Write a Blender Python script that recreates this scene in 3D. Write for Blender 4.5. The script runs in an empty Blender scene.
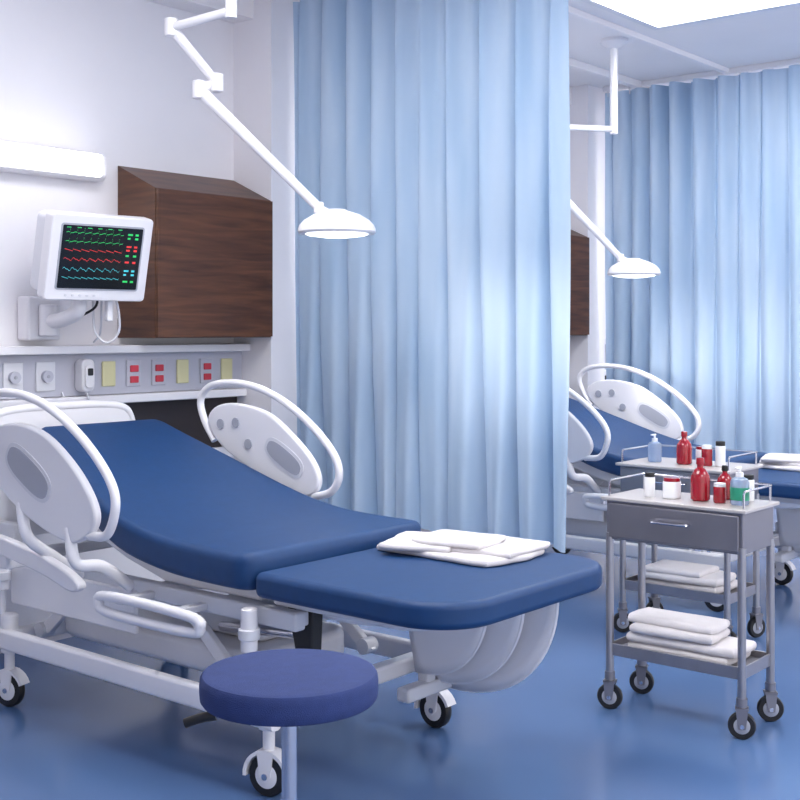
import bpy, math, random
from mathutils import Vector, Matrix, Euler
random.seed(4)
ORI = Vector((0,0,0))

# ---------------------------------------------------------------- materials
def mat(name, col, rough=0.5, metal=0.0, emit=None, estr=0.0, noise=0.0, nscale=30.0, bump=0.0, bscale=200.0, trans=0.0, coat=0.0, alpha=None):
    m = bpy.data.materials.new(name); m.use_nodes = True
    nt = m.node_tree; b = nt.nodes["Principled BSDF"]
    c = (col[0], col[1], col[2], 1)
    b.inputs["Base Color"].default_value = c
    b.inputs["Roughness"].default_value = rough
    b.inputs["Metallic"].default_value = metal
    if trans: b.inputs["Transmission Weight"].default_value = trans
    if coat: b.inputs["Coat Weight"].default_value = coat
    if emit:
        b.inputs["Emission Color"].default_value = (*emit, 1)
        b.inputs["Emission Strength"].default_value = estr
    if noise or bump:
        tc = nt.nodes.new("ShaderNodeTexCoord")
    if noise:
        n = nt.nodes.new("ShaderNodeTexNoise"); n.inputs["Scale"].default_value = nscale
        n.inputs["Detail"].default_value = 4
        nt.links.new(tc.outputs["Object"], n.inputs["Vector"])
        r = nt.nodes.new("ShaderNodeValToRGB")
        r.color_ramp.elements[0].position = 0.3; r.color_ramp.elements[1].position = 0.7
        r.color_ramp.elements[0].color = (*[x*(1-noise) for x in col], 1)
        r.color_ramp.elements[1].color = (*[min(1, x*(1+noise)) for x in col], 1)
        nt.links.new(n.outputs["Fac"], r.inputs["Fac"]); nt.links.new(r.outputs["Color"], b.inputs["Base Color"])
    if bump:
        n2 = nt.nodes.new("ShaderNodeTexNoise"); n2.inputs["Scale"].default_value = bscale
        nt.links.new(tc.outputs["Object"], n2.inputs["Vector"])
        bp = nt.nodes.new("ShaderNodeBump"); bp.inputs["Strength"].default_value = bump; bp.inputs["Distance"].default_value = 0.01
        nt.links.new(n2.outputs["Fac"], bp.inputs["Height"]); nt.links.new(bp.outputs["Normal"], b.inputs["Normal"])
    return m

def s2l(r, g, b):
    f = lambda c: ((c/255+0.055)/1.055)**2.4 if c > 10 else c/255/12.92
    return (f(r), f(g), f(b))

WALL = mat("wall_paint", s2l(240,237,241), 0.6, noise=0.015, nscale=3)
CEIL = mat("ceiling_paint", s2l(246,242,243), 0.7, noise=0.01, nscale=3)
FLOOR = mat("vinyl_floor", s2l(84,112,156), 0.16, noise=0.04, nscale=1.6, bump=0.015, bscale=5)
WHITE = mat("white_plastic", s2l(232,230,234), 0.3, noise=0.01, nscale=5)
WHITE2 = mat("white_metal_paint", s2l(216,216,222), 0.35, noise=0.01, nscale=5)
GREYP = mat("grey_plastic", s2l(165,167,178), 0.45)
PANEL = mat("service_panel_grey", s2l(186,186,198), 0.4, noise=0.02, nscale=4)
BLUE = mat("blue_vinyl", s2l(1,54,103), 0.55, noise=0.06, nscale=25, bump=0.10, bscale=350)
STOOLB = mat("stool_blue_fabric", s2l(36,54,108), 0.8, noise=0.08, nscale=40, bump=0.3, bscale=500)
BLACK = mat("black_rubber", s2l(22,22,26), 0.5)
DARK = mat("dark_gap_strip", s2l(42,34,36), 0.5, noise=0.1, nscale=8)
STEEL = mat("brushed_steel", s2l(165,163,168), 0.3, 0.9, noise=0.04, nscale=20)
STEELD = mat("satin_steel_grey", s2l(140,138,145), 0.33, 0.75, noise=0.03, nscale=10)
TOPM = mat("trolley_top_laminate", s2l(190,184,182), 0.35, 0.2, noise=0.02, nscale=10)
CHROME = mat("chrome", s2l(205,205,212), 0.15, 1.0)
CLOTH = mat("white_cotton", s2l(214,209,211), 0.9, noise=0.02, nscale=20, bump=0.3, bscale=260)
RED = mat("red_plastic", s2l(150,10,30), 0.2, coat=0.4)
REDC = mat("red_socket", s2l(205,60,75), 0.4)
CREAM = mat("cream_socket", s2l(218,212,165), 0.4)
GREENL = mat("green_label", s2l(40,140,110), 0.4)
CLEARB = mat("blue_clear_bottle", s2l(180,200,230), 0.12, trans=0.55)
WLAB = mat("white_bottle", s2l(238,238,240), 0.3)
SCREEN = mat("screen_black", s2l(8,14,18), 0.15)
GRN = mat("trace_green", (0.02,0.4,0.08), 0.5, emit=(0.03,0.7,0.18), estr=0.55)
RDT = mat("trace_red", (0.6,0.03,0.03), 0.5, emit=(0.9,0.04,0.04), estr=0.55)
CYT = mat("trace_cyan", (0.05,0.45,0.5), 0.5, emit=(0.08,0.6,0.7), estr=0.45)
LIGHTP = mat("light_diffuser", (1,1,1), 0.5, emit=(0.99,0.985,0.98), estr=13.8)
STRIPL = mat("strip_diffuser", (1,1,1), 0.5, emit=(1,0.98,0.97), estr=4.5)
LAMPL = mat("lamp_glass", (1,1,1), 0.4, emit=(1,0.97,0.92), estr=2.5)

def wood():
    m = mat("walnut_wood", s2l(82,48,34), 0.4)
    nt = m.node_tree; b = nt.nodes["Principled BSDF"]
    tc = nt.nodes.new("ShaderNodeTexCoord"); mp = nt.nodes.new("ShaderNodeMapping")
    mp.inputs["Scale"].default_value = (1.0, 1.0, 11.0)
    n = nt.nodes.new("ShaderNodeTexNoise"); n.inputs["Scale"].default_value = 2.6; n.inputs["Detail"].default_value = 9; n.inputs["Distortion"].default_value = 0.5
    r = nt.nodes.new("ShaderNodeValToRGB")
    r.color_ramp.elements[0].position = 0.3; r.color_ramp.elements[0].color = (*s2l(62,35,24), 1)
    r.color_ramp.elements[1].position = 0.7; r.color_ramp.elements[1].color = (*s2l(108,68,44), 1)
    nt.links.new(tc.outputs["Object"], mp.inputs["Vector"]); nt.links.new(mp.outputs[0], n.inputs["Vector"])
    nt.links.new(n.outputs["Fac"], r.inputs["Fac"]); nt.links.new(r.outputs["Color"], b.inputs["Base Color"])
    return m
WOOD = wood()

def curtain_mat():
    m = bpy.data.materials.new("curtain_fabric"); m.use_nodes = True
    nt = m.node_tree; nt.nodes.clear()
    out = nt.nodes.new("ShaderNodeOutputMaterial"); mix = nt.nodes.new("ShaderNodeMixShader")
    d = nt.nodes.new("ShaderNodeBsdfPrincipled"); t = nt.nodes.new("ShaderNodeBsdfTranslucent")
    tc = nt.nodes.new("ShaderNodeTexCoord"); mp = nt.nodes.new("ShaderNodeMapping"); mp.inputs["Scale"].default_value = (1,1,0.15)
    n = nt.nodes.new("ShaderNodeTexNoise"); n.inputs["Scale"].default_value = 7
    r = nt.nodes.new("ShaderNodeValToRGB")
    r.color_ramp.elements[0].color = (*s2l(170,195,220), 1); r.color_ramp.elements[1].color = (*s2l(194,211,229), 1)
    r.color_ramp.elements[0].position = 0.3; r.color_ramp.elements[1].position = 0.7
    nt.links.new(tc.outputs["Object"], mp.inputs[0]); nt.links.new(mp.outputs[0], n.inputs["Vector"]); nt.links.new(n.outputs["Fac"], r.inputs["Fac"])
    nt.links.new(r.outputs["Color"], d.inputs["Base Color"]); nt.links.new(r.outputs["Color"], t.inputs["Color"])
    d.inputs["Roughness"].default_value = 0.7
    mix.inputs[0].default_value = 0.22
    nt.links.new(d.outputs[0], mix.inputs[1]); nt.links.new(t.outputs[0], mix.inputs[2]); nt.links.new(mix.outputs[0], out.inputs[0])
    return m
CURT = curtain_mat()

# ---------------------------------------------------------------- helpers
def root(name, loc=(0,0,0), shift=(0,0,0)):
    global ORI
    ORI = Vector(loc)
    e = bpy.data.objects.new(name, None); bpy.context.collection.objects.link(e)
    e.empty_display_size = 0.1
    e.location = Vector(loc) + Vector(shift)
    return e

def mk(name, verts, faces, m, rt, M=None, smooth=True, bevel=0, seg=3, sub=0, ang=40, solid=0):
    me = bpy.data.meshes.new(name)
    vs = [Vector(v) for v in verts]
    if M is not None: vs = [M @ v for v in vs]
    vs = [v - ORI for v in vs]
    me.from_pydata(vs, [], faces); me.update()
    import bmesh
    bm = bmesh.new(); bm.from_mesh(me); bmesh.ops.recalc_face_normals(bm, faces=bm.faces); bm.to_mesh(me); bm.free()
    me.materials.append(m)
    o = bpy.data.objects.new(name, me); bpy.context.collection.objects.link(o)
    if rt is not None: o.parent = rt
    if smooth:
        for p in me.polygons: p.use_smooth = True
        if not bevel: me.set_sharp_from_angle(angle=math.radians(ang))
    if bevel:
        b = o.modifiers.new("b", 'BEVEL'); b.width = bevel; b.segments = seg; b.limit_method = 'ANGLE'; b.angle_limit = math.radians(40)
        b.harden_normals = True
    return o

def box(name, lo, hi, m, rt, bevel=0.0, M=None, seg=3):
    x0,y0,z0 = lo; x1,y1,z1 = hi
    v = [(x0,y0,z0),(x1,y0,z0),(x1,y1,z0),(x0,y1,z0),(x0,y0,z1),(x1,y0,z1),(x1,y1,z1),(x0,y1,z1)]
    f = [(0,3,2,1),(4,5,6,7),(0,1,5,4),(1,2,6,5),(2,3,7,6),(3,0,4,7)]
    return mk(name, v, f, m, rt, M=M, bevel=bevel, smooth=bevel > 0, seg=seg)

def catmull(pts, n=8, closed=False):
    P = [Vector(p) for p in pts]; N = len(P); out = []
    rng = N if closed else N-1
    for i in range(rng):
        if closed:
            a,b,c,d = P[(i-1)%N], P[i], P[(i+1)%N], P[(i+2)%N]
        else:
            a = P[i-1] if i > 0 else P[0]*2-P[1]
            b, c = P[i], P[i+1]
            d = P[i+2] if i+2 < N else P[-1]*2-P[-2]
        for k in range(n):
            t = k/n
            out.append(0.5*((2*b)+(c-a)*t+(2*a-5*b+4*c-d)*t*t+(3*b-a-3*c+d)*t**3))
    if not closed: out.append(P[-1])
    return out

def tube(name, pts, r, m, rt, n=6, closed=False, res=12, M=None, flat=1.0):
    P = catmull(pts, n, closed) if n > 1 else [Vector(p) for p in pts]
    N = len(P); T = []
    for i in range(N):
        if closed: t = P[(i+1)%N]-P[i-1]
        else: t = P[min(i+1,N-1)]-P[max(i-1,0)]
        T.append(t.normalized())
    up = Vector((0,0,1)) if abs(T[0].z) < 0.9 else Vector((1,0,0))
    u = T[0].cross(up).normalized()
    V = []; F = []
    for i in range(N):
        u = (u - T[i]*u.dot(T[i])).normalized(); w = T[i].cross(u)
        for k in range(res):
            a = 2*math.pi*k/res
            V.append(P[i]+u*(math.cos(a)*r)+w*(math.sin(a)*r*flat))
    rings = N if closed else N-1
    for i in range(rings):
        j = (i+1)%N
        for k in range(res):
            l = (k+1)%res
            F.append((i*res+k, i*res+l, j*res+l, j*res+k))
    if not closed:
        F.append(tuple(range(res))); F.append(tuple((N-1)*res+k for k in range(res)))
    return mk(name, V, F, m, rt, M=M)

def cyl(name, p0, p1, r, m, rt, r1=None, res=20, M=None, bevel=0):
    p0 = Vector(p0); p1 = Vector(p1); r1 = r if r1 is None else r1
    t = (p1-p0).normalized(); up = Vector((0,0,1)) if abs(t.z) < 0.9 else Vector((1,0,0))
    u = t.cross(up).normalized(); w = t.cross(u); V = []
    for P,R in ((p0,r),(p1,r1)):
        for k in range(res):
            a = 2*math.pi*k/res; V.append(P+u*(R*math.cos(a))+w*(R*math.sin(a)))
    F = [(k,(k+1)%res,res+(k+1)%res,res+k) for k in range(res)]+[tuple(range(res)),tuple(range(res,2*res))]
    return mk(name, V, F, m, rt, M=M, bevel=bevel, seg=2)

def lathe(name, prof, m, rt, origin=(0,0,0), axis=None, res=32, M=None):
    a = Vector(axis).normalized() if axis else Vector((0,0,1))
    up = Vector((0,0,1)) if abs(a.z) < 0.9 else Vector((1,0,0))
    u = a.cross(up).normalized(); w = a.cross(u); O = Vector(origin); V = []; F = []
    for r,h in prof:
        r = max(r, 1e-4)
        for k in range(res):
            t = 2*math.pi*k/res; V.append(O+a*h+u*(r*math.cos(t))+w*(r*math.sin(t)))
    for i in range(len(prof)-1):
        for k in range(res):
            l = (k+1)%res; F.append((i*res+k,i*res+l,(i+1)*res+l,(i+1)*res+k))
    F.append(tuple(range(res))); F.append(tuple((len(prof)-1)*res+k for k in range(res)))
    return mk(name, V, F, m, rt, M=M, ang=35)

def prism(name, outline, lo, hi, m, rt, axis='z', bevel=0.0, seg=3, M=None):
    V = []
    for h in (lo, hi):
        for a,b in outline:
            V.append((a,b,h) if axis == 'z' else ((h,a,b) if axis == 'x' else (a,h,b)))
    n = len(outline)
    F = [tuple(range(n)), tuple(range(n,2*n))]+[(k,(k+1)%n,n+(k+1)%n,n+k) for k in range(n)]
    return mk(name, V, F, m, rt, bevel=bevel, seg=seg, M=M)

def rrect(x0,y0,x1,y1,r,seg=8):
    rs = r if isinstance(r,(list,tuple)) else [r]*4
    out = []
    for (cx,cy,a0,rr) in ((x1-rs[0],y1-rs[0],0,rs[0]),(x0+rs[1],y1-rs[1],90,rs[1]),(x0+rs[2],y0+rs[2],180,rs[2]),(x1-rs[3],y0+rs[3],270,rs[3])):
        for k in range(seg+1):
            a = math.radians(a0+90*k/seg); out.append((cx+rr*math.cos(a), cy+rr*math.sin(a)))
    return out

def smooth2(pts, n=5):
    return [(p.x,p.y) for p in catmull([(a,b,0) for a,b in pts], n, True)]

# ---------------------------------------------------------------- room
W = 5.0; H = 3.35; P = 3.3
def slab(name, lo, hi, m, bevel=0):
    global ORI
    ORI = Vector(((lo[0]+hi[0])/2,(lo[1]+hi[1])/2,(lo[2]+hi[2])/2))
    o = box(name, lo, hi, m, None, bevel=bevel)
    o.location = ORI
    return o
slab("floor", (-3,-3,-0.1), (12,5.15,0), FLOOR)
slab("wall_back", (-3,W,0), (12,W+0.15,H), WALL)
slab("wall_right", (11.4,-3,0), (11.55,W,H), WALL)
WY0,WY1,WZ0,WZ1 = -1.42,0.45,1.30,1.98
V=[];F=[]
for (a,b,c,d) in ((-3,WY0,0,H),(WY1,W+.15,0,H),(WY0,WY1,0,WZ0),(WY0,WY1,WZ1,H)):
    n=len(V); V += [(x,y,z) for x in (-3.15,-3) for y in (a,b) for z in (c,d)]
    F += [(n,n+1,n+3,n+2),(n+4,n+6,n+7,n+5),(n,n+4,n+5,n+1),(n+2,n+3,n+7,n+6),(n,n+2,n+6,n+4),(n+1,n+5,n+7,n+3)]
ORI = Vector((-3.075,1,0)); o = mk("wall_left",V,F,WALL,None,smooth=False); o.location = ORI
rt = root("added_window_1",(-3.07,(WY0+WY1)/2,1.6))  # unseen window added and sized so sun patches land on the curtains
for (a,b,c,d) in ((WY0,WY1,WZ0,WZ0+0.04),(WY0,WY1,WZ1-0.04,WZ1),(WY0,WY0+0.04,WZ0,WZ1),(WY1-0.04,WY1,WZ0,WZ1),(-0.86,-0.80,WZ0,WZ1)):
    box("added_window_frame",(-3.10,a,c),(-3.04,b,d),WHITE,rt,0.004)
slab("ceiling", (-3.15,-3,H), (12,5.15,H+0.1), CEIL)
slab("baseboard_back", (-3,W-0.015,0), (11.4,W-0.001,0.1), PANEL)
for i in range(3):
    x = 1.25+P*i
    slab("wall_column", (x,4.70,0), (x+0.25,W-0.001,H-0.001), WALL)
slab("trim_1", (-3,W-0.16,H-0.14), (11.4,W-0.002,H-0.002), CEIL)
slab("trim_2", (-3,3.64,H-0.035), (11.4,3.68,H-0.001), CEIL)
slab("trim_3", (-3,4.33,H-0.05), (11.4,4.38,H-0.001), CEIL)

def trunking(x0,x1,outlets=True):
    rt = root("medical_service_panel", (x0,W,1.2))
    box("shelf_ledge",(x0,W-0.14,1.385),(x1,W-0.001,1.425),WHITE,rt,0.006)
    box("trunking",(x0,W-0.07,1.18),(x1,W-0.001,1.385),PANEL,rt,0.004)
    box("rail",(x0,W-0.11,1.135),(x1,W-0.001,1.178),WHITE,rt,0.008)
    box("lower_gap_strip",(x0,W-0.03,0.86),(x1,W-0.001,1.134),DARK,rt,0.002)  # dark strip stands in for the dark gap under the rail
    box("lower_rail",(x0,W-0.05,0.80),(x1,W-0.001,0.858),WHITE2,rt,0.006)
    yf = W-0.07
    def sock(xx,kind):
        if kind == 'c': box("outlet_plate",(xx-0.04,yf-0.012,1.22),(xx+0.04,yf,1.345),CREAM,rt,0.006)
        elif kind == 'r':
            box("outlet_plate",(xx-0.045,yf-0.01,1.215),(xx+0.045,yf,1.35),PANEL,rt,0.005)
            for zz in (1.25,1.305): box("outlet_socket",(xx-0.026,yf-0.018,zz-0.017),(xx+0.026,yf-0.01,zz+0.017),REDC,rt,0.004)
        else:
            box("outlet_plate",(xx-0.052,yf-0.01,1.21),(xx+0.052,yf,1.35),WHITE2,rt,0.005)
            cyl("gas_outlet",(xx,yf-0.03,1.28),(xx,yf-0.008,1.28),0.028,PANEL,rt)
            cyl("gas_outlet_core",(xx,yf-0.034,1.28),(xx,yf-0.028,1.28),0.008,GREYP,rt)
    if outlets:
        for xx,k in ((-1.60,'g'),(-1.434,'g'),(-1.26,'g'),(-0.899,'c'),(-0.747,'r'),(-0.587,'r'),(-0.428,'c'),(-0.263,'r'),(-0.12,'c')):
            sock(x1+xx,k)
    return rt
trunking(4.81,7.849); trunking(8.11,11.39); panel_rt = trunking(1.51,4.549)
hx,hy = 3.49,4.865
prism("handset_holder",rrect(hx-0.038,1.20,hx+0.038,1.36,0.03),hy,hy+0.064,WHITE,panel_rt,axis='y',bevel=0.01)
prism("call_handset",rrect(hx-0.026,1.22,hx+0.026,1.33,0.02),hy-0.014,hy,WHITE,panel_rt,axis='y',bevel=0.006)
prism("handset_keypad",rrect(hx-0.015,1.28,hx+0.015,1.315,0.006),hy-0.016,hy-0.012,BLACK,panel_rt,axis='y')
tube("handset_cord",[(hx,hy+0.02,1.20),(hx+0.01,hy-0.02,1.10),(hx-0.05,hy-0.02,1.02),(hx-0.10,hy-0.01,1.08),(hx-0.11,hy+0.06,1.20)],0.005,WHITE2,panel_rt,res=8)

def cabinet(x0,x1):
    rt = root("wooden_wall_cabinet",(x0,W,1.46))
    prof = [(W-0.001,1.46),(W-0.30,1.46),(W-0.30,2.20),(W-0.001,2.335)]
    prism("carcass", prof, x0, x1-0.001, WOOD, rt, axis='x', bevel=0.003, seg=2)
    box("door_panel",(x0+0.004,W-0.318,1.465),(x1-0.006,W-0.301,2.195),WOOD,rt,0.002)
cabinet(3.76,4.55); cabinet(3.76+P,4.55+P)

def striplight(x0,x1):
    rt = root("wall_strip_light",(x0,W,2.3))
    prism("housing", rrect(W-0.10,2.235,W-0.001,2.37,[0.01,0.035,0.035,0.01]), x0, x1, WHITE, rt, axis='x', bevel=0.004)
    prism("diffuser", rrect(W-0.125,2.25,W-0.06,2.36,[0.02]*4), x0+0.02, x1-0.035, STRIPL, rt, axis='x', bevel=0.012)
striplight(2.0,3.62); striplight(2.0+P,3.62+P)

def cpanel(x0,y0,x1,y1):
    rt = root("ceiling_light_panel",((x0+x1)/2,(y0+y1)/2,H))
    box("diffuser",(x0,y0,H-0.02),(x1,y1,H-0.004),LIGHTP,rt)
    for a,b in (((x0-0.05,y0-0.05),(x1+0.05,y0)),((x0-0.05,y1),(x1+0.05,y1+0.05)),((x0-0.05,y0),(x0,y1)),((x1,y0),(x1+0.05,y1))):
        box("frame",(a[0],a[1],H-0.035),(b[0],b[1],H-0.001),WHITE,rt)
cpanel(5.35,2.0,6.52,3.42); cpanel(5.35-P,2.0,6.52-P,3.42); cpanel(8.6,2.0,10.0,3.5)
cpanel(1.2,-1.6,2.6,-0.2); cpanel(4.6,-1.6,6.0,-0.2)

# ---------------------------------------------------------------- curtains
def curtain(xc,y0,y1,z0,z1,seed):
    rnd = random.Random(seed)
    rt = root("privacy_curtain",(xc,(y0+y1)/2,0))
    NY = int((y1-y0)*230); NZ = 48; V = []; F = []
    ph = [rnd.uniform(0,6.28) for _ in range(8)]
    for j in range(NZ+1):
        h = j/NZ; z = z0+(z1-z0)*h
        for i in range(NY+1):
            s = i/NY; y = y0+(y1-y0)*s
            yw = y+0.05*math.sin(y*2.7+ph[0])+0.022*math.sin(y*7.1+ph[1]+h*0.9)
            a = 2*math.pi*yw/0.185
            big = math.sin(a+0.35*math.sin(h*3+ph[2]))
            amp = (0.078*(1-h)+0.05*h)*(0.8+0.4*math.sin(y*5.3+ph[3]+h*0.7))
            d = amp*(big+0.28*math.sin(2*a+ph[4]+h*1.7))+0.018*math.sin(a*2.1+ph[5])*(h**2)+0.016*math.sin(y*19+ph[6]+h*6)*(1-h)
            yy = y+0.024*math.sin(a*1.0+1.2+h)
            V.append((xc+d, yy, z))
    for j in range(NZ):
        for i in range(NY):
            p = j*(NY+1)+i; F.append((p,p+1,p+NY+2,p+NY+1))
    mk("fabric", V, F, CURT, rt, ang=180)
    box("curtain_track",(xc-0.02,y0-0.5,z1+0.012),(xc+0.02,y1+0.0,H-0.001),WHITE,rt,0.003)
    k = y0+0.04
    while k < y1: 
        cyl("glider",(xc,k,z1-0.03),(xc,k,z1+0.014),0.006,WHITE,rt,res=8); k += 0.185
curtain(4.70,2.90,4.68,0.50,3.30,3)
curtain(4.72+P,2.55,4.66,0.45,3.30,8)

# ---------------------------------------------------------------- wheels
def caster(rt,x,y,top,r=0.062,w=0.03,yaw=0.6,hood=True,hub=WHITE,tyre=BLACK,stemmat=None,stemr=0.02):
    ax = Vector((math.cos(yaw),math.sin(yaw),0)); fw = Vector((-math.sin(yaw),math.cos(yaw),0))
    O = Vector((x,y,r))
    prof = [(r*0.55,-w/2),(r*0.92,-w/2),(r,-w*0.28),(r,w*0.28),(r*0.92,w/2),(r*0.55,w/2)]
    lathe("caster_tyre",prof,tyre,rt,origin=O,axis=ax)
    lathe("caster_hub",[(0.001,-w/2-0.004),(r*0.5,-w/2-0.003),(r*0.72,-w/2+0.004),(r*0.72,w/2-0.004),(r*0.5,w/2+0.003),(0.001,w/2+0.004)],hub,rt,origin=O,axis=ax)
    lathe("caster_axle",[(r*0.16,-w/2-0.012),(r*0.16,w/2+0.012)],CHROME,rt,origin=O,axis=ax,res=12)
    M = Matrix.Translation(O) @ Matrix(((ax.x,fw.x,0,0),(ax.y,fw.y,0,0),(0,0,1,0),(0,0,0,1)))
    if hood:
        out = [];
        for k in range(13):
            a = math.radians(-5+165*k/12); out.append((math.cos(a)*(r+0.016),math.sin(a)*(r+0.016)))
        for k in range(12,-1,-1):
            a = math.radians(-5+165*k/12); out.append((math.cos(a)*(r+0.004),math.sin(a)*(r+0.004)))
        prism("caster_hood",out,-w/2-0.008,w/2+0.008,hub,rt,axis='x',M=M)
        for s in (-1,1):
            prism("caster_fork",[(-0.02,0),(0.0,-0.018),(0.02,0),(0.03,r+0.012),(-0.03,r+0.012)],s*(w/2+0.006)-0.003,s*(w/2+0.006)+0.003,hub,rt,axis='x',M=M)
    else:
        for s in (-1,1):
            prism("caster_fork",[(-0.014,-0.01),(0.014,-0.01),(0.022,r+0.012),(-0.022,r+0.012)],s*(w/2+0.007)-0.002,s*(w/2+0.007)+0.002,STEELD,rt,axis='x',M=M)
        prism("caster_plate",[(-0.024,r+0.008),(0.024,r+0.008),(0.024,r+0.016),(-0.024,r+0.016)],-w/2-0.009,w/2+0.009,STEELD,rt,axis='x',M=M)
    cyl("caster_stem",(x,y,2*r+0.01),(x,y,top),stemr,stemmat or hub,rt)

# ---------------------------------------------------------------- cloth
def folded_cloth(rt,cx,cy,z,sx,sy,layers,th,seed,mess=0.25,wave=1.0,hem=1.0):
    """a sheet folded over: each unit = bulging soft slab with rounded fold edges"""
    rnd = random.Random(seed); zz = z
    for L in range(layers):
        ang = rnd.uniform(-mess,mess); ox = rnd.uniform(-0.012,0.012); oy = rnd.uniform(-0.012,0.012)
        ax = sx*rnd.uniform(0.9,1.0)/2; ay = sy*rnd.uniform(0.9,1.0)/2
        p = [rnd.uniform(0,6.28) for _ in range(8)]
        NX = 40; NYY = 40; V = []; F = []
        ca,sa = math.cos(ang),math.sin(ang)
        t2 = th*rnd.uniform(0.9,1.1)
        for side in (0,1):
            for i in range(NX+1):
                for j in range(NYY+1):
                    u = math.sin((i/NX*2-1)*math.pi/2); v = math.sin((j/NYY*2-1)*math.pi/2)
                    cr = 1-0.05*(abs(u*v)**3)
                    x = u*ax*cr*(1+hem*(0.04*math.sin(v*3+p[0])+0.012*math.sin(v*9+p[6]))); y = v*ay*cr*(1+hem*(0.04*math.sin(u*2.6+p[1])+0.012*math.sin(u*8+p[7])))
                    de = min((1-abs(u))*ax,(1-abs(v))*ay); R = t2*0.5
                    prof = 1.0 if de > R else math.sqrt(max(0,1-(1-de/R)**2))
                    inside = min(1,de/(R*4+0.01))
                    wav = 0.30*math.sin(u*4+v*2+p[2])+0.26*math.sin(v*6-u*3+p[3])+0.16*math.sin(u*9+v*5+p[4])+0.08*math.sin(v*13+u*3+p[5])
                    if side: h = R+R*prof+t2*wav*wave*0.5*inside+t2*0.12*inside
                    else: h = R-R*prof
                    V.append((cx+ox+ca*x-sa*y, cy+oy+sa*x+ca*y, zz+h))
        n = (NX+1)*(NYY+1)
        for side in (0,1):
            for i in range(NX):
                for j in range(NYY):
                    a = side*n+i*(NYY+1)+j; F.append((a,a+1,a+NYY+2,a+NYY+1))
        mk("cloth_fold",V,F,CLOTH,rt,ang=75)
        zz += t2*0.97

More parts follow.
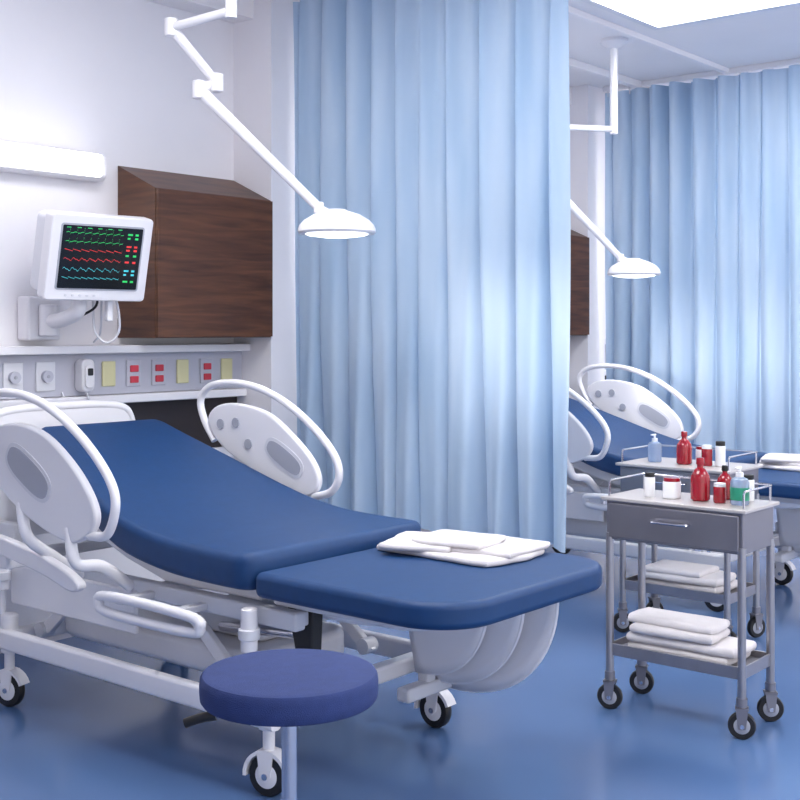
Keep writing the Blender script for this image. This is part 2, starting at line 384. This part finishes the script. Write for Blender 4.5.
# ---------------------------------------------------------------- hospital bed
XC = 3.12
def hospital_bed(shift):
    rt = root("hospital_bed",(XC,3.2,0),shift)
    def ztop(y):
        pts = [(2.85,0.775),(3.1,0.775),(3.35,0.79),(3.6,0.85),(3.9,0.955),(4.36,1.105)]
        for k in range(len(pts)-1):
            if y <= pts[k+1][0]:
                t = (y-pts[k][0])/(pts[k+1][0]-pts[k][0]); return pts[k][1]*(1-t)+pts[k+1][1]*t
        return pts[-1][1]
    def zt(y):
        return sum(ztop(y+d) for d in (-0.12,-0.06,0,0.06,0.12))/5 if 2.97 < y < 4.2 else ztop(y)
    def xr(y):
        lo,hi = 2.645,3.58
        if y > 3.45:
            t = min(1,(y-3.45)/0.9); t = t*t*(3-2*t); lo += 0.20*t; hi -= 0.07*t
        return lo,hi
    V = []; F = []; ST = []
    y0,y1 = 2.84,4.36; N = 46; rc = 0.075; th = 0.122
    for i in range(N+1):
        s = i/N; 
        s2 = s-math.sin(2*math.pi*s)/(2*math.pi)*0.75
        y = y0+(y1-y0)*s2
        d = min(y-y0,y1-y)
        ins = 0.0; 
        if d < rc: ins = rc-math.sqrt(max(0,rc*rc-(rc-d)**2))
        e = 1.0
        if d < 0.03: e = math.sqrt(max(0.0,1-(1-d/0.03)**2))*0.55+0.45
        lo,hi = xr(y); lo += ins; hi -= ins; z = zt(y); t = th*e
        zc = z-th/2
        ring = []
        rr = min(0.032,t/2-0.001)
        for (cx,cz,a0) in ((hi-rr,zc+t/2-rr,0),(lo+rr,zc+t/2-rr,90),(lo+rr,zc-t/2+rr,180),(hi-rr,zc-t/2+rr,270)):
            for k in range(6):
                a = math.radians(a0+90*k/5); ring.append((cx+rr*math.cos(a),y,cz+rr*math.sin(a)))
        ST.append(ring)
    n = len(ST[0])
    for r_ in ST: V += r_
    for i in range(N):
        for k in range(n):
            l = (k+1)%n; F.append((i*n+k,i*n+l,(i+1)*n+l,(i+1)*n+k))
    F.append(tuple(range(n))); F.append(tuple(N*n+k for k in range(n)))
    mk("mattress_back_section",V,F,BLUE,rt,ang=60)
    prism("mattress_foot_section", rrect(2.655,2.02,3.59,2.83,[0.03,0.03,0.20,0.17],12),0.640,0.722,BLUE,rt,bevel=0.024,seg=5)
    prism("foot_section_base", rrect(2.75,2.20,3.46,2.84,[0.02,0.02,0.13,0.13],8),0.600,0.639,WHITE2,rt,bevel=0.01)
    prism("foot_section_tray", rrect(2.86,2.42,3.40,2.86,[0.04,0.04,0.2,0.2],8),0.550,0.605,WHITE,rt,bevel=0.02)
    prof = [(2.9,0.60),(3.4,0.60),(3.62,0.655),(4.38,0.93),(4.38,0.985),(3.62,0.725),(3.4,0.665),(2.9,0.655)]
    prism("back_support_shell",prof,2.76,3.48,WHITE,rt,axis='x',bevel=0.012)
    for x in (2.72,3.47):
        box("upper_frame_rail",(x,2.70,0.535),(x+0.05,4.42,0.597),WHITE2,rt,0.01)
    for y in (2.72,3.4,4.36):
        box("upper_frame_cross",(2.74,y,0.54),(3.5,y+0.05,0.59),WHITE2,rt,0.01)
    for x in (2.655,3.545):
        prism("base_rail",rrect(x-0.022,0.235,x+0.022,0.315,0.014),2.72,4.36,WHITE,rt,axis='y',bevel=0.003)
    for y in (2.80,4.26):
        box("base_cross",(2.66,y-0.03,0.245),(3.54,y+0.03,0.305),WHITE,rt,0.012)
    prism("base_cover",rrect(2.84,3.02,3.36,4.18,0.1),0.27,0.385,WHITE,rt,bevel=0.03,seg=4)
    box("motor_housing",(2.95,3.1,0.386),(3.25,3.5,0.48),WHITE2,rt,0.03)
    for x in (2.79,3.43):
        for (ya,yb) in ((3.02,3.36),(4.18,3.84)):
            prism("lift_arm",[(ya-0.04,0.29),(ya+0.04,0.29),(yb+0.035,0.56),(yb-0.035,0.56)],x-0.015,x+0.015,WHITE,rt,axis='x',bevel=0.006)
            cyl("lift_pivot",(x-0.03,ya,0.30),(x+0.03,ya,0.30),0.03,WHITE2,rt)
            cyl("lift_pivot",(x-0.03,yb,0.55),(x+0.03,yb,0.55),0.028,WHITE2,rt)
    prism("black_actuator",[(2.70,0.625),(2.83,0.625),(2.78,0.43),(2.71,0.43)],2.80,2.855,BLACK,rt,axis='x',bevel=0.01)
    cyl("actuator_rod",(2.83,2.76,0.50),(2.95,3.3,0.42),0.018,CHROME,rt)
    for x in (2.67,3.55):
        for y in (2.86,4.30):
            cyl("corner_post",(x,y,0.46),(x,y,0.60),0.028,WHITE,rt,bevel=0.006)
            cyl("corner_post_cap",(x,y,0.50),(x,y,0.535),0.036,WHITE2,rt,bevel=0.004)
            cyl("corner_strut",(x,y,0.30),(x,y,0.47),0.016,WHITE2,rt)
    for (x,y,yw) in ((2.70,2.80,0.25),(3.57,2.80,0.0),(2.68,4.26,0.3),(3.55,4.30,0.5)):
        caster(rt,x,y,0.26,r=0.068,w=0.036,yaw=yw)
        cyl("caster_collar",(x,y,0.215),(x,y,0.37),0.034,WHITE,rt,bevel=0.008)
    for k,(x,cy_,ry,rz) in enumerate(((3.33,2.72,0.33,0.33),(3.40,2.70,0.41,0.37),(3.47,2.68,0.48,0.41))):
        cz_ = 0.604; NA,NR = 18,6; V=[];F=[]
        for q in range(NA+1):
            a = math.radians(90*q/NA)
            ri = 0.25+0.45*(1-q/NA)
            for r_i in range(NR+1):
                f = ri+(1-ri)*r_i/NR
                V.append((x-0.05*(1-f)+0.03*f*math.sin(a), cy_-(ry*math.cos(a)**0.85*f if q<NA else 0), cz_-rz*math.sin(a)*f))
        for q in range(NA):
            for r_i in range(NR):
                p = q*(NR+1)+r_i; F.append((p,p+1,p+NR+2,p+NR+1))
        o = mk("calf_rest_leaf",V,F,WHITE,rt,ang=80)
        s_ = o.modifiers.new("t",'SOLIDIFY'); s_.thickness = 0.010
        rim = []
        for q in range(NA+1):
            a = math.radians(90*q/NA); rim.append((x+0.03*math.sin(a), cy_-ry*(math.cos(a)**0.85 if q<NA else 0), cz_-rz*math.sin(a)))
        tube("calf_rest_rim",rim,0.009,WHITE,rt,n=1,res=8)
    box("calf_rest_hinge",(3.24,2.66,0.19),(3.56,2.72,0.24),WHITE2,rt,0.012)
    box("calf_rest_strut",(3.36,2.67,0.22),(3.41,2.72,0.56),WHITE2,rt,0.010)
    # side rails
    tubep = [(4.12,1.00),(4.19,1.09),(4.216,1.18),(4.15,1.245),(4.0,1.265),(3.83,1.245),(3.66,1.185),(3.50,1.09),(3.385,0.985),(3.355,0.90),(3.40,0.83),(3.50,0.80)]
    panelp = smooth2([(4.15,1.06),(4.08,1.13),(3.93,1.155),(3.76,1.125),(3.6,1.035),(3.49,0.935),(3.45,0.85),(3.50,0.78),(3.62,0.75),(3.85,0.81),(4.06,0.92)])
    panelf = smooth2([(4.15,1.08),(4.11,1.15),(3.98,1.175),(3.78,1.145),(3.62,1.055),(3.50,0.955),(3.46,0.87),(3.50,0.81),(3.62,0.80),(3.85,0.88),(4.06,0.98)])
    for x in (2.515,3.635):
        near = x < 3
        rp = [(x,a,b) for a,b in tubep]
        if near: rp[-2] = (x,3.40,0.80); rp[-1] = (x,3.50,0.785)
        tube("side_rail_handle",rp,0.0165,WHITE,rt,n=6,res=14)
        prism("side_rail_panel",panelp if near else panelf,x-0.017,x+0.017,WHITE,rt,axis='x',bevel=0.011,seg=4)
        def ell(cy,cz,ra,rb,tilt,n=28):
            ct,st = math.cos(tilt),math.sin(tilt); g = lambda v: math.copysign(abs(v)**0.7,v)
            return [(cy+ra*g(math.cos(t))*ct-rb*g(math.sin(t))*st, cz+ra*g(math.cos(t))*st+rb*g(math.sin(t))*ct) for t in [2*math.pi*k/n for k in range(n)]]
        c = (3.85,0.98) if near else (3.66,0.955)
        tl = math.radians(28)
        ra,rb = (0.155,0.066) if near else (0.125,0.052)
        prism("control_rim",ell(c[0],c[1],ra,rb,tl),x-0.0195,x+0.0195,WHITE2,rt,axis='x')
        prism("control_inset",ell(c[0],c[1],ra-0.015,rb-0.014,tl),x-0.0215,x+0.0215,GREYP,rt,axis='x')
        if not near:
            for (a,b) in ((4.06,1.08),(3.96,1.09),(3.88,1.00)):
                cyl("control_knob",(x-0.023,a,b),(x+0.023,a,b),0.022,GREYP,rt)
        sgn = 1 if near else -1
        xf = 2.72 if near else 3.50
        for yy in (3.62,3.92):
            z_ = 0.80 if yy < 3.7 else 0.86
            tube("rail_link",[(x,yy,z_),(x,yy-0.04,z_-0.12),(x+(xf-x)*0.4,yy-0.08,0.66),(xf,yy-0.08,0.57)],0.022,WHITE,rt,res=10)
        xg = 2.575 if near else 3.635
        ys0,ys1 = 3.02,3.50
        tube("lower_side_grip",[(xg,ys0,0.56),(xg,ys0-0.03,0.535),(xg,ys0+0.03,0.51),(xg,ys1-0.03,0.51),(xg,ys1+0.03,0.54),(xg,ys1,0.565),(xg,(ys0+ys1)/2,0.57)],0.018,WHITE,rt,closed=True,res=10)
        for yy in (3.12,3.40):
            box("grip_bracket",(min(xg,xf+0.01),yy,0.545),(max(xg,xf+0.01),yy+0.04,0.57),WHITE2,rt,0.005)
        prism("head_side_arm",smooth2([(3.62,0.60),(3.80,0.66),(4.15,0.71),(4.40,0.70),(4.42,0.65),(4.15,0.64),(3.85,0.60),(3.66,0.56)]),x+sgn*0.05-0.02,x+sgn*0.05+0.02,WHITE,rt,axis='x',bevel=0.01)
        box("head_arm_bracket",(min(x+sgn*0.05,xf),4.1,0.58),(max(x+sgn*0.05,xf),4.16,0.66),WHITE,rt,0.008)
        box("side_frame_plate",(xf-0.012,3.5,0.40),(xf+0.012,4.3,0.56),WHITE,rt,0.01)
    prism("headboard",smooth2(rrect(2.72,0.62,3.47,1.15,0.11,4),3),4.50,4.53,WHITE,rt,axis='y',bevel=0.01)
    tube("headboard_rim",[(2.72,4.515,0.7),(2.72,4.515,0.95),(2.735,4.515,1.1),(2.82,4.515,1.155),(3.1,4.515,1.165),(3.38,4.515,1.155),(3.465,4.515,1.1),(3.48,4.515,0.95),(3.48,4.515,0.7)],0.02,WHITE,rt,n=6)
    for x in (2.80,3.40):
        box("headboard_bracket",(x-0.02,4.38,0.55),(x+0.02,4.52,0.70),WHITE2,rt,0.008)
    return rt
hospital_bed((0,0,0)); hospital_bed((P,0,0))

rt = root("folded_towels",(3.37,2.50,0.7235))
folded_cloth(rt,3.355,2.52,0.7235,0.36,0.56,1,0.020,11,0.06,0.45)
folded_cloth(rt,3.40,2.40,0.7425,0.30,0.30,1,0.020,5,0.35,0.8)
folded_cloth(rt,3.32,2.63,0.7425,0.31,0.27,1,0.022,15,0.35,0.8)
folded_cloth(rt,3.34,2.52,0.762,0.25,0.30,1,0.018,19,0.5,0.9)
rt = root("folded_towels",(6.62,2.60,0.7235))
folded_cloth(rt,6.62,2.60,0.7235,0.34,0.40,3,0.022,31,0.2,0.4)

# ---------------------------------------------------------------- trolley
def trolley(ox,oy,depth,name="medical_trolley"):
    rt = root(name,(ox+depth/2,oy-0.29,0))
    x0,x1,y0,y1 = ox,ox+depth,oy-0.58,oy
    box("drawer_body",(x0+0.006,y0+0.006,0.675),(x1-0.006,y1-0.006,0.828),STEELD,rt,0.004)
    box("drawer_front",(x0-0.006,y0+0.02,0.685),(x0+0.008,y1-0.02,0.818),STEELD,rt,0.004)
    box("table_top",(x0-0.012,y0-0.012,0.828),(x1+0.012,y1+0.012,0.842),TOPM,rt,0.004)
    ym = (y0+y1)/2
    tube("drawer_handle",[(x0-0.004,ym-0.075,0.765),(x0-0.03,ym-0.07,0.765),(x0-0.034,ym,0.765),(x0-0.03,ym+0.07,0.765),(x0-0.004,ym+0.075,0.765)],0.005,CHROME,rt,res=8)
    for x in (x0+0.015,x1-0.015):
        for y in (y0+0.015,y1-0.015):
            cyl("leg",(x,y,0.115),(x,y,0.70),0.0155,STEEL,rt)
            cyl("leg_collar",(x,y,0.12),(x,y,0.15),0.020,STEELD,rt)
            caster(rt,x,y,0.13,r=0.05,w=0.026,yaw=random.uniform(0.2,1.2),hood=False,hub=GREYP,stemmat=STEEL,stemr=0.011)
    box("lower_shelf",(x0+0.02,y0+0.02,0.225),(x1-0.02,y1-0.02,0.238),STEEL,rt,0.002)
    for a,b in (((x0+0.01,y0+0.01),(x1-0.01,y0+0.018)),((x0+0.01,y1-0.018),(x1-0.01,y1-0.01)),((x0+0.01,y0+0.01),(x0+0.018,y1-0.01)),((x1-0.018,y0+0.01),(x1-0.01,y1-0.01))):
        box("shelf_lip",(a[0],a[1],0.215),(b[0],b[1],0.262),STEEL,rt,0.002)
    zr = 0.905
    tube("gallery_rail",[(x0+0.02,y1-0.01,0.842),(x0+0.02,y1-0.01,zr-0.01),(x0+0.03,y1-0.01,zr),(x1-0.02,y1-0.01,zr),(x1-0.005,y1-0.02,zr),(x1-0.005,y0+0.02,zr),(x1-0.02,y0+0.01,zr),(x0+0.03,y0+0.01,zr),(x0+0.02,y0+0.01,zr-0.01),(x0+0.02,y0+0.01,0.842)],0.0045,CHROME,rt,n=1,res=8)
    for (x,y) in ((x1-0.005,y1-0.02),(x1-0.005,y0+0.02),(x1-0.005,ym)):
        cyl("gallery_post",(x,y,0.842),(x,y,zr),0.004,CHROME,rt,res=8)
    return rt
trolley(4.17,2.42,0.29); trolley(5.27,2.98,0.36)
rt = root("folded_towels",(4.315,2.13,0.239))
folded_cloth(rt,4.315,2.13,0.2395,0.225,0.47,2,0.038,21,0.02,0.15,0.6)
folded_cloth(rt,4.305,2.17,0.313,0.20,0.38,2,0.030,22,0.04,0.2,0.6)
rt = root("folded_towels",(5.45,2.69,0.239))
folded_cloth(rt,5.45,2.69,0.2395,0.28,0.44,2,0.036,25,0.02,0.15,0.6)
folded_cloth(rt,5.44,2.73,0.309,0.24,0.34,1,0.030,26,0.05,0.2,0.6)

def bottle(name,x,y,z,kind,r,h,m,cap,label=None):
    rt = root(name,(x,y,z))
    O = (x,y,z+0.0005)
    if kind == 'jar':
        lathe("body",[(r*0.9,0),(r,0.004),(r,h*0.78),(r*0.92,h*0.84),(r*0.8,h*0.86)],m,rt,O)
        lathe("cap",[(r*0.9,h*0.80),(r*0.94,h*0.82),(r*0.94,h*0.98),(r*0.88,h)],cap,rt,O)
    elif kind == 'flask':
        lathe("body",[(r*0.85,0),(r,0.006),(r,h*0.52),(r*0.94,h*0.60),(r*0.6,h*0.72),(r*0.34,h*0.77),(r*0.32,h*0.86)],m,rt,O)
        lathe("cap",[(r*0.40,h*0.84),(r*0.42,h*0.86),(r*0.40,h*0.98),(r*0.30,h)],cap,rt,O)
    elif kind == 'pump':
        lathe("body",[(r*0.9,0),(r,0.005),(r,h*0.55),(r*0.85,h*0.63),(r*0.4,h*0.68)],m,rt,O)
        lathe("cap",[(r*0.42,h*0.66),(r*0.42,h*0.78),(r*0.15,h*0.79),(r*0.15,h*0.9)],cap,rt,O)
        box("nozzle",(x-0.035,y-0.006,z+h*0.88),(x+0.008,y+0.006,z+h*0.93),cap,rt,0.003)
    if label:
        lathe("label",[(r*1.015,h*0.12),(r*1.02,h*0.13),(r*1.02,h*0.42),(r*1.015,h*0.43)],label,rt,O)
T1 = 0.842
bottle("pill_bottle",4.27,2.275,T1,'jar',0.021,0.095,WLAB,BLACK)
bottle("medicine_jar",4.29,2.19,T1,'jar',0.035,0.08,WLAB,RED)
bottle("antiseptic_bottle",4.30,2.075,T1,'flask',0.037,0.165,RED,RED)
bottle("red_pill_bottle",4.29,1.99,T1,'jar',0.024,0.075,RED,WLAB)
bottle("hand_sanitizer_bottle",4.29,1.91,T1,'pump',0.035,0.155,CLEARB,WLAB,GREENL)
bottle("iodine_bottle",4.40,2.02,T1,'flask',0.030,0.13,RED,BLACK)
bottle("medicine_jar",4.41,1.93,T1,'jar',0.024,0.10,WLAB,BLACK)
bottle("water_bottle",5.42,2.86,T1,'pump',0.034,0.15,CLEARB,WLAB)
bottle("antiseptic_bottle",5.42,2.70,T1,'flask',0.038,0.16,RED,RED)
bottle("pill_bottle",5.42,2.58,T1,'jar',0.026,0.10,RED,WLAB)
bottle("pill_bottle",5.44,2.52,T1,'jar',0.024,0.12,WLAB,BLACK)
bottle("medicine_jar",5.53,2.66,T1,'jar',0.03,0.08,WLAB,RED)

# ---------------------------------------------------------------- stool
SX,SY = 1.915,1.92
rt = root("round_medical_stool",(SX,SY,0))
lathe("seat_cushion",[(0.18,0.668),(0.194,0.671),(0.199,0.678),(0.2005,0.695),(0.2005,0.712),(0.199,0.724),(0.194,0.731),(0.185,0.734),(0.001,0.7345)],STOOLB,rt,(SX,SY,0),res=72)
lathe("seat_plate",[(0.001,0.655),(0.12,0.655),(0.13,0.667),(0.001,0.668)],BLACK,rt,(SX,SY,0))
cyl("gas_column",(SX,SY,0.30),(SX,SY,0.655),0.0175,CHROME,rt,res=28)
cyl("outer_column",(SX,SY,0.09),(SX,SY,0.40),0.027,CHROME,rt,res=28)
cdir = Vector((-0.62,0.74,0)).normalized()
A = Vector((SX,SY,0.645))
tube("height_lever",[A,A+cdir*0.10+Vector((0,0,-0.006)),A+cdir*0.19+Vector((0,0,-0.015))],0.006,CHROME,rt,res=8)
tube("lever_grip",[A+cdir*0.165+Vector((0,0,-0.012)),A+cdir*0.20+Vector((0,0,-0.018)),A+cdir*0.235+Vector((0,0,-0.03))],0.011,BLACK,rt,res=10)
for k in range(5):
    a = 2*math.pi*k/5+0.3; d = Vector((math.cos(a),math.sin(a),0))
    tube("base_leg",[Vector((SX,SY,0.12))+d*0.02,Vector((SX,SY,0.11))+d*0.14,Vector((SX,SY,0.085))+d*0.26],0.016,CHROME,rt,res=10)
    caster(rt,SX+d.x*0.26,SY+d.y*0.26,0.09,r=0.028,w=0.02,yaw=a,hood=False,hub=GREYP,stemr=0.008)

# ---------------------------------------------------------------- exam lamps
def exam_lamp(name,base,pole_z,pts,head,r):
    rt = root(name,(base[0],base[1],H))
    lathe("ceiling_plate",[(0.001,H-0.001),(0.09,H-0.001),(0.09,H-0.02),(0.05,H-0.05),(0.03,H-0.06)],WHITE,rt,(base[0],base[1],0))
    cyl("drop_pole",(base[0],base[1],H-0.03),(base[0],base[1],pole_z-0.03),0.026,WHITE,rt)
    prev = Vector((base[0],base[1],pole_z))
    P_ = [prev]+[Vector(p) for p in pts]
    last = len(P_)-2
    for i in range(len(P_)-1):
        ra_ = 0.028 if i == last else (0.020 if i == 0 else 0.023)
        cyl("arm_segment",P_[i],P_[i+1],ra_,WHITE,rt,r1=0.020)
        jr = 0.030 if i < last else 0.022; jh = 0.04 if i < last else 0.025
        cyl("arm_joint",P_[i+1]-Vector((0,0,jh)),P_[i+1]+Vector((0,0,jh)),jr,WHITE,rt,bevel=0.006)
    hd = Vector(head)
    cyl("lamp_neck",P_[-1],hd+Vector((0,0,0.05)),0.016,WHITE,rt)
    lathe("lamp_shade",[(0.001,0.085),(r*0.22,0.083),(r*0.3,0.076),(r*0.6,0.06),(r*0.85,0.035),(r*0.96,0.015),(r,0.0),(r*1.01,-0.015),(r*0.97,-0.024),(r*0.93,-0.024)],WHITE,rt,hd,res=48)
    lathe("lamp_glass",[(0.001,-0.040),(r*0.4,-0.038),(r*0.75,-0.030),(r*0.92,-0.015)],LAMPL,rt,hd,res=48)
exam_lamp("examination_lamp",(3.47,3.83),2.86,[(3.41,4.15,2.83),(3.55,4.01,2.59),(3.50,4.07,2.56),(3.77,3.60,2.03)],(3.82,3.54,1.94),0.168)
exam_lamp("examination_lamp",(6.75,3.85),2.78,[(6.44,4.09,2.78),(6.47,4.08,2.36),(6.64,3.74,1.95)],(6.70,3.68,1.865),0.163)

# ---------------------------------------------------------------- monitor
rt = root("patient_monitor",(3.3,4.6,1.8))
nrm = Vector((-0.14,-0.99,0)).normalized()
right = Vector((0.99,-0.14,0)).normalized()
tilt = math.radians(14)
nz = (nrm*math.cos(tilt)+Vector((0,0,-math.sin(tilt)))).normalized()
upv = right.cross(nz)*-1
if upv.z < 0: upv = -upv
C = Vector((3.29,4.50,1.82))
M = Matrix(((right.x,nz.x,upv.x,C.x),(right.y,nz.y,upv.y,C.y),(right.z,nz.z,upv.z,C.z),(0,0,0,1)))
prism("housing",rrect(-0.25,-0.195,0.25,0.195,0.02),-0.075,0.0,WHITE,rt,axis='y',bevel=0.008,M=M)
prism("rear_housing",rrect(-0.24,-0.18,0.24,0.18,0.03),-0.18,-0.07,WHITE2,rt,axis='y',bevel=0.015,M=M)
prism("screen_bezel",rrect(-0.205,-0.145,0.205,0.155,0.012),-0.001,0.003,GREYP,rt,axis='y',M=M)
prism("screen",rrect(-0.197,-0.137,0.197,0.147,0.006),0.0,0.0045,SCREEN,rt,axis='y',M=M)
def trace(zc,amp,m,f,kind,x0=-0.18,x1=0.10):
    pts = []; N = 160
    for i in range(N+1):
        t = i/N; ph = (t*f)%1; 
        if kind == 'ecg':
            v = 0.12*math.sin(ph*6.28)
            if 0.45 < ph < 0.52: v += 1.0
            elif 0.52 <= ph < 0.57: v -= 0.5
        elif kind == 'wave': v = math.sin(ph*6.28)*0.5+0.25*math.sin(ph*12.56)
        else: v = (1-ph)*0.8-0.3
        pts.append((x0+(x1-x0)*t, zc+amp*v))
    V = []; F = []
    for x,z in pts: V += [(x,0.0055,z-0.0010),(x,0.0055,z+0.0010)]
    for i in range(N): F.append((2*i,2*i+2,2*i+3,2*i+1))
    mk("trace",V,F,m,rt,M=M,smooth=False)
trace(0.115,0.02,GRN,8,'ecg'); trace(0.075,0.018,GRN,8,'ecg'); trace(0.035,0.012,RDT,7,'saw'); trace(-0.005,0.010,RDT,7,'wave')
trace(-0.05,0.012,CYT,7,'wave'); trace(-0.09,0.010,CYT,9,'saw')
for k,(z,m_,w_) in enumerate(((0.118,GRN,0.024),(0.10,GRN,0.014),(0.062,RDT,0.024),(0.045,RDT,0.018),(0.02,GRN,0.016),(-0.01,RDT,0.02),(-0.05,CYT,0.024),(-0.068,CYT,0.014),(-0.10,GRN,0.024))):
    box("readout",(0.122,0.005,z-0.004),(0.122+w_,0.0056,z+0.004),m_,rt,M=M)
    box("readout",(0.160,0.005,z-0.005),(0.160+0.016,0.0056,z+0.004),m_,rt,M=M)
for k in range(6):
    box("status_text",(-0.18+k*0.05,0.005,0.136),(-0.16+k*0.05,0.0056,0.139),GRN,rt,M=M)
for k in range(5):
    cyl("button",M@Vector((-0.15+k*0.035,-0.001,-0.17)),M@Vector((-0.15+k*0.035,0.003,-0.17)),0.006,WHITE2,rt,res=12)
tube("mount_arm",[M@Vector((0.0,-0.10,-0.12)),M@Vector((-0.01,-0.13,-0.20)),(3.28,4.66,1.585),(3.27,4.78,1.545),(3.27,4.86,1.545)],0.035,WHITE,rt,n=8,res=16)
box("wall_bracket",(3.18,4.90,1.45),(3.36,4.999,1.66),WHITE,rt,0.015)
cyl("bracket_pivot",(3.27,4.87,1.47),(3.27,4.87,1.62),0.045,WHITE,rt,bevel=0.01)
s = M@Vector((0.13,-0.06,-0.18))
tube("cable",[s,s+Vector((0.02,0.0,-0.08)),s+Vector((0.035,0.02,-0.17)),s+Vector((0.0,0.06,-0.22)),s+Vector((-0.04,0.10,-0.16)),s+Vector((-0.05,0.10,0.0))],0.006,WHITE2,rt,res=8)
s = M@Vector((0.05,-0.08,-0.17))
tube("cable",[s,s+Vector((0.0,0.02,-0.07)),s+Vector((-0.05,0.10,-0.12)),(3.32,4.92,1.50)],0.006,BLACK,rt,res=8)
tube("cable",[M@Vector((0.07,-0.08,-0.17)),(3.44,4.70,1.52),(3.50,4.80,1.47),(3.50,4.84,1.44)],0.005,WHITE2,rt,res=8)
c0 = M@Vector((0.10,-0.05,-0.24))
box("cable_plug",tuple(c0-Vector((0.016,0.016,0.06))),tuple(c0+Vector((0.016,0.016,0.06))),WHITE,rt,0.008)

# ---------------------------------------------------------------- world, lights, camera
w = bpy.data.worlds.new("World"); bpy.context.scene.world = w; w.use_nodes = True
bg = w.node_tree.nodes["Background"]; bg.inputs[0].default_value = (0.98,0.975,1.0,1); bg.inputs[1].default_value = 1.65

def spot(name,loc,energy,size):
    l = bpy.data.lights.new(name,'SPOT'); l.energy = energy; l.spot_size = size; l.spot_blend = 0.6; l.shadow_soft_size = 0.1; l.color = (1,0.97,0.93)
    o = bpy.data.objects.new(name,l); bpy.context.collection.objects.link(o); o.location = loc
    return o
spot("examination_lamp_light",(3.82,3.54,1.89),22,math.radians(120))
spot("examination_lamp_light",(6.70,3.68,1.81),22,math.radians(120))
sl = bpy.data.lights.new("sun",'SUN'); sl.energy = 2.2; sl.angle = math.radians(2.8); sl.color = (1,0.96,0.93)
so = bpy.data.objects.new("sun",sl); bpy.context.collection.objects.link(so); so.location = (-6,-2,3)
so.rotation_euler = Vector((1,0.41,-0.03)).to_track_quat('-Z','Y').to_euler()

cam = bpy.data.cameras.new("Camera"); co = bpy.data.objects.new("Camera",cam); bpy.context.collection.objects.link(co)
co.location = (0,0,1.5)
co.rotation_euler = (math.radians(90),0,-math.atan2(0.768,0.64))
cam.lens = 54; cam.sensor_width = 36; cam.shift_y = -0.0875; cam.clip_start = 0.05
bpy.context.scene.camera = co
bpy.context.scene.view_settings.view_transform = 'Standard'
